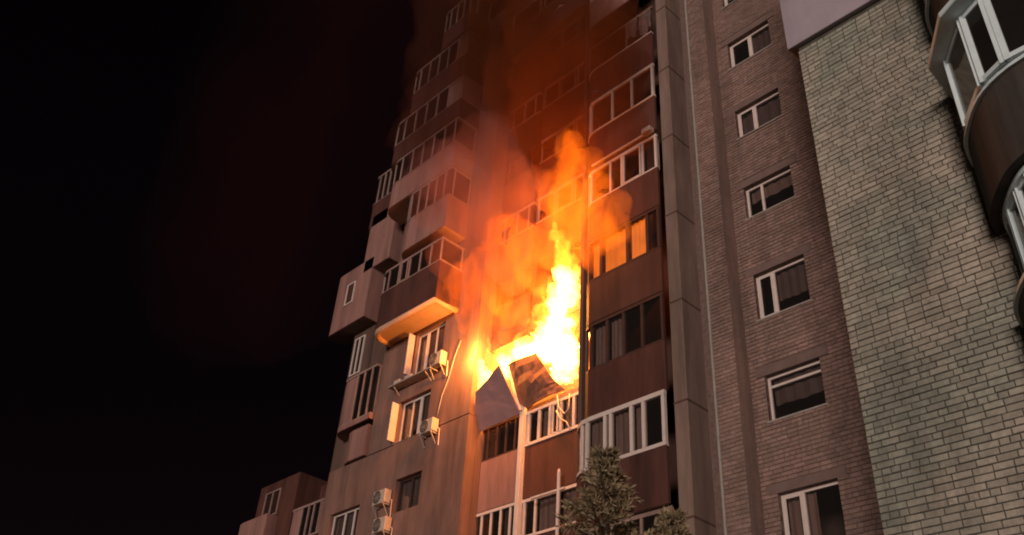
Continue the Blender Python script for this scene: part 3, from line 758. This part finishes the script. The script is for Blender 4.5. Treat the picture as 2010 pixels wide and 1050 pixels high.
def volume_mat(name, emit=None, strength=0.0, dens=0.0, scat=(0.5, 0.4, 0.35), lo=.35, hi=.65, scale=1.2, stretch=.5, detail=4.0, dist=.6, aniso=0.2, floor=0.0):
    mt = bpy.data.materials.new(name); mt.use_nodes = True; nt = mt.node_tree; L = nt.links
    nt.nodes.remove(nt.nodes['Principled BSDF']); out = nt.nodes['Material Output']
    geo = nd(nt, 'ShaderNodeNewGeometry'); mp = nd(nt, 'ShaderNodeMapping'); mp.inputs['Scale'].default_value = (1, 1, stretch)
    L.new(geo.outputs['Position'], mp.inputs[0])
    n = nd(nt, 'ShaderNodeTexNoise'); n.inputs['Scale'].default_value = scale; n.inputs['Detail'].default_value = detail; n.inputs['Distortion'].default_value = dist
    n.inputs['Roughness'].default_value = .55
    L.new(mp.outputs[0], n.inputs['Vector'])
    mr = nd(nt, 'ShaderNodeMapRange', interpolation_type='SMOOTHSTEP'); mr.inputs[1].default_value = lo; mr.inputs[2].default_value = hi; mr.inputs[3].default_value = floor; mr.inputs[4].default_value = 1
    L.new(n.outputs[0], mr.inputs[0])
    sh = None
    if dens:
        m = nd(nt, 'ShaderNodeMath', operation='MULTIPLY'); m.inputs[1].default_value = dens; L.new(mr.outputs[0], m.inputs[0])
        pv = nd(nt, 'ShaderNodeVolumePrincipled'); pv.inputs['Color'].default_value = (*scat, 1); pv.inputs['Anisotropy'].default_value = aniso
        L.new(m.outputs[0], pv.inputs['Density']); sh = pv.outputs[0]
    if emit:
        e = nd(nt, 'ShaderNodeEmission'); e.inputs[0].default_value = (*emit, 1)
        m = nd(nt, 'ShaderNodeMath', operation='MULTIPLY'); m.inputs[1].default_value = strength; L.new(mr.outputs[0], m.inputs[0]); L.new(m.outputs[0], e.inputs[1])
        if sh:
            a = nd(nt, 'ShaderNodeAddShader'); L.new(sh, a.inputs[0]); L.new(e.outputs[0], a.inputs[1]); sh = a.outputs[0]
        else: sh = e.outputs[0]
    L.new(sh, out.inputs['Volume'])
    return mt
V = dict(
    core=volume_mat('flame_core', (1.0, .36, .045), 40, lo=.2, hi=.6, scale=1.6, floor=.45),
    tongue=volume_mat('flame_tongue', (1.0, .30, .02), 7.0, lo=.36, hi=.62, scale=1.9, floor=.08),
    glow=volume_mat('glowing_smoke', (1.0, .17, .004), 0.38, dens=.32, scat=(.72, .20, .07), lo=.33, hi=.72, scale=1.1, dist=1.2, floor=.06),  # smoke given its own orange emission for the fire light on it
    glow2=volume_mat('glowing_smoke_plume', (1.0, .18, .004), 0.75, dens=.45, scat=(.7, .22, .08), lo=.30, hi=.68, scale=1.2, dist=1.2, floor=.08),
    smoke=volume_mat('smoke', dens=.45, scat=(.27, .085, .03), lo=.32, hi=.70, scale=.5, dist=1.0, floor=.3),
    thin=volume_mat('thin_smoke', dens=.20, scat=(.8, .36, .34), lo=.30, hi=.70, scale=.5, dist=.8, floor=.35),  # pink glare over the smoke put into its scatter colour
)
fire = empty('fire', (-17.5, 17.6, 14.6))
tag(fire, 'white hot flames bursting from the torn balcony, yellow and orange towards the edges', 'fire')
def balls(lst): return [(at(a, b, y), r) for a, b, y, r in lst]
blob('flame', balls([(1112,748,18.1,.18),(1107,728,18.2,.30),(1103,700,18.2,.42),(1100,665,18.1,.46),(1100,632,17.9,.46),(1101,600,17.7,.44),(1103,568,17.5,.40),(1106,545,17.3,.32),
    (1082,680,18.4,.46),(1058,684,18.5,.40),(1032,690,18.5,.34),(1076,645,18.1,.30),(1062,664,18.3,.34),(1008,700,18.5,.28),(988,708,18.5,.22),(1000,725,18.5,.2)]), V['core'], fire, voxel=.05, amp=.30, freq=3.3, seed=1, zs=.4)
blob('flame', balls([(941,700,17.6,.09),(943,714,17.6,.16),(946,728,17.62,.20),(950,742,17.64,.22),(948,756,17.64,.2),(945,768,17.64,.16),(960,735,17.66,.16)]), V['core'], fire, voxel=.04, amp=.05, freq=3, seed=2)
blob('flame', balls([(1112,540,16.9,.32),(1110,510,16.8,.30),(1105,485,16.7,.26),(1098,465,16.6,.22),(1090,450,16.5,.16),(1118,560,16.9,.28)]), V['tongue'], fire, voxel=.05, amp=.24, freq=2.8, seed=3, zs=.4)
blob('flame', balls([(1075,640,18.1,.42),(1040,668,18.3,.40),(1010,685,18.4,.36),(985,697,18.4,.30),(968,710,18.4,.24),(1060,610,17.9,.26),(955,705,18.4,.2),(990,720,18.5,.25)]), V['tongue'], fire, voxel=.05, amp=.30, freq=2.6, seed=4, zs=.4)
blob('flame', balls([(1120,720,17.8,.22),(1124,690,17.7,.2),(1126,655,17.6,.18),(1120,745,17.8,.16)]), V['tongue'], fire, voxel=.06, amp=.1, freq=2.2, seed=9)
# thin torn tongues along the edges of the fire
rt = random.Random(21)
for x0, y0, yy, hh, r0 in ((1066,632,18.0,70,.13),(1080,590,17.7,90,.14),(1048,655,18.2,60,.12),(1022,672,18.4,55,.12),(998,686,18.4,50,.10),(975,698,18.4,42,.09),(1112,520,17.0,85,.13),(1092,540,17.2,95,.12),(1120,560,17.2,80,.11),(958,690,17.9,40,.08),(1036,640,18.1,45,.09)):
    lst = []; ph = rt.uniform(0, 6)
    for i in range(11):
        u = i/10
        lst.append((x0 + 9*math.sin(ph+u*4.2)*u + 6*u, y0 - hh*u, yy - .25*u, r0*(1-u)**.75 + .012))
    blob('flame', balls(lst), V['tongue'], fire, voxel=.03, amp=.05, freq=5, seed=x0 % 13, zs=.4)
# smoke pouring out of the recess, its fire-lit orange put in as emission
s1 = blob('glowing_smoke', balls([(1115,430,16.3,.75),(1095,375,15.9,.72),(1140,400,15.7,.75),(1160,440,15.5,.65),(1185,415,15.3,.50),(1135,345,15.5,.60),(1085,350,15.8,.5),(1165,375,15.3,.45),(1120,490,16.5,.7),(1150,480,15.7,.6),(1110,310,15.4,.7),(1190,450,15.2,.6)]),
    V['glow2'], fire, voxel=.12, amp=.5, freq=1.1, seed=5)
s2 = blob('glowing_smoke', balls([(1000,625,17.9,.75),(965,640,17.9,.60),(1045,600,17.5,.85),(1000,580,17.0,.95),(1050,540,16.8,.85),(950,595,16.9,.75),(1020,510,16.6,.8),(940,630,17.2,.5),(1075,560,16.9,.6),(910,600,16.7,.5),(970,530,16.6,.9),(1000,660,18.2,.5),(930,560,16.4,.8),(1000,470,16.2,1.0),(1060,480,16.2,.9)]),
    V['glow'], fire, voxel=.12, amp=.55, freq=1.0, seed=6)
# smoke
sm1 = blob('smoke', balls([(1090,250,15.2,1.6),(1130,180,15.0,1.9),(1060,150,15.3,2.0),(1120,80,14.8,2.3),(1030,60,15.0,2.2),(1200,260,14.9,1.2),(1180,120,14.8,1.8),(1080,-40,14.6,2.8),(980,150,15.3,1.6),(980,20,15,2.0)]),
    V['smoke'], None, voxel=.3, amp=.7, freq=.5, seed=7); tag(sm1, kind='stuff')
sm2 = blob('smoke', balls([(980,440,16.0,1.5),(930,380,15.6,1.6),(880,420,15.5,1.3),(960,310,15.4,1.6),(1020,380,15.8,1.2),(900,500,15.8,1.0),(1000,500,16.2,1.0),(860,330,15.3,1.3)]),
    V['thin'], None, voxel=.3, amp=.6, freq=.6, seed=8); tag(sm2, kind='stuff')
V['dimming'] = volume_mat('dimming_smoke', dens=.30, scat=(.22, .08, .05), lo=.30, hi=.70, scale=.35, dist=.8, floor=.35)  # added absorbing smoke, dims the upper left tiers in place of light fall-off
sm4 = blob('smoke', balls([(900,60,15.4,2.2),(860,130,15.6,1.9),(940,10,15.0,2.6),(930,140,15.6,1.8),(880,220,15.7,1.7),(830,260,16,1.3),(1000,-30,15,2.6),(960,240,15.6,1.6)]), V['dimming'], None, voxel=.35, amp=.8, freq=.45, seed=15); tag(sm4, kind='stuff')
V['drift'] = volume_mat('drifting_smoke', dens=.0045, scat=(.7, .2, .2), lo=.30, hi=.70, scale=.16, dist=.5, floor=.35, detail=2.0)
sm3 = blob('smoke', [((-29, 14, 29), 6), ((-31, 13, 24), 5), ((-27, 13, 34), 6), ((-31, 13, 33), 5), ((-25, 13, 39), 6)], V['drift'], None, voxel=.8, amp=1.5, freq=.2, seed=12); tag(sm3, kind='stuff')
def fire_light(name, loc, e, c=(1.0, .33, .055), r=.35):
    ld = bpy.data.lights.new(name, 'POINT'); ld.energy = e; ld.color = c; ld.shadow_soft_size = r
    lo = bpy.data.objects.new(name, ld); col.objects.link(lo); lo.location = loc
fire_light('flame_light', at(1080, 590, 17.0), 2000)
fire_light('flame_light', at(990, 620, 16.9), 400)
fire_light('flame_light', (-20.75, 16.9, 17.0), 900, r=.12)
fire_light('flame_light', at(1040, 700, 18.7), 500)
fire_light('plume_light', (-16.4, 15.3, 19.6), 700, c=(1.0, .27, .03), r=.3)

# ================================================================== CONIFER IN THE FOREGROUND
def conifer(x, y, ztop, label, spread=1.15, seed=1):
    rnd = random.Random(seed)
    t = empty('conifer_tree', (x, y, 0.13)); tag(t, label, 'tree', 'conifers in the foreground')
    MB().tube([(x+.04*math.sin(i), y+.04*math.cos(i*1.3), .13+(ztop-.2)*i/10) for i in range(11)], [.14*(1-i/10.5)+.008 for i in range(11)], 8).build('trunk', M['bark'], t, smooth=True)
    br = MB(); lv = MB()
    z = 1.2
    while z < ztop-.05:
        f = (ztop - z)/ztop
        Lb = spread*min(1.0, (ztop-z)*.50+.07)*rnd.uniform(.75, 1.15)
        n = rnd.randint(4, 5)
        a0 = rnd.uniform(0, 6.28)
        for i in range(n):
            a = a0 + i*6.283/n + rnd.uniform(-.3, .3)
            L_ = Lb*rnd.uniform(.7, 1.15)
            up = rnd.uniform(.25, .6) if f < .2 else rnd.uniform(-.1, .4)
            pts = []
            for k in range(6):
                u = k/5
                pts.append(Vector((x+math.cos(a)*L_*u, y+math.sin(a)*L_*u, z + L_*(up*u - .25*u*u + (.22*u*u*u)))))
            br.tube(pts, [.018*(1-.8*k/5)+.003 for k in range(6)], 4)
            for k in range(1, 6):
                for j in range(2):
                    u = (k - rnd.random())/5
                    i0 = min(4, int(u*5)); P = pts[i0].lerp(pts[i0+1], u*5-i0)
                    side = rnd.choice((-1, 1)); ta = a + side*rnd.uniform(.5, 1.1)
                    tl = (.10+.22*(1-u))*rnd.uniform(.7, 1.2)*min(1, L_/.5+.25)
                    Q = P + Vector((math.cos(ta)*tl, math.sin(ta)*tl, rnd.uniform(-.05, .10)))
                    dd = (Q-P)
                    for q in range(13):
                        c = P + dd*((q+rnd.random())/13)
                        nv = Vector((rnd.gauss(0,1), rnd.gauss(0,1), rnd.gauss(.4,1))).normalized()
                        ln = rnd.uniform(.07, .14)
                        tip = c + (nv*.8 + dd.normalized()*.8).normalized()*ln
                        w = (tip-c).cross(Vector((rnd.gauss(0,1), rnd.gauss(0,1), rnd.gauss(0,1)))).normalized()*rnd.uniform(.008, .018)
                        lv.quad(c-w*.5, c+(tip-c)*.5-w, tip, c+(tip-c)*.5+w)
        z += rnd.uniform(.15, .26)
    br.build('branches', M['bark'], t)
    o = lv.build('crown', M['needles'], t)
    o['kind'] = 'stuff'
p = at(1188, 890, 9.0); conifer(p.x, 9.0, p.z, 'olive green conifer with its pointed tip in front of the lowest balcony', spread=1.05, seed=3)
p = at(1318, 990, 9.4); conifer(p.x, 9.4, p.z, 'shorter conifer tip at the foot of the concrete pilaster', spread=.42, seed=5)
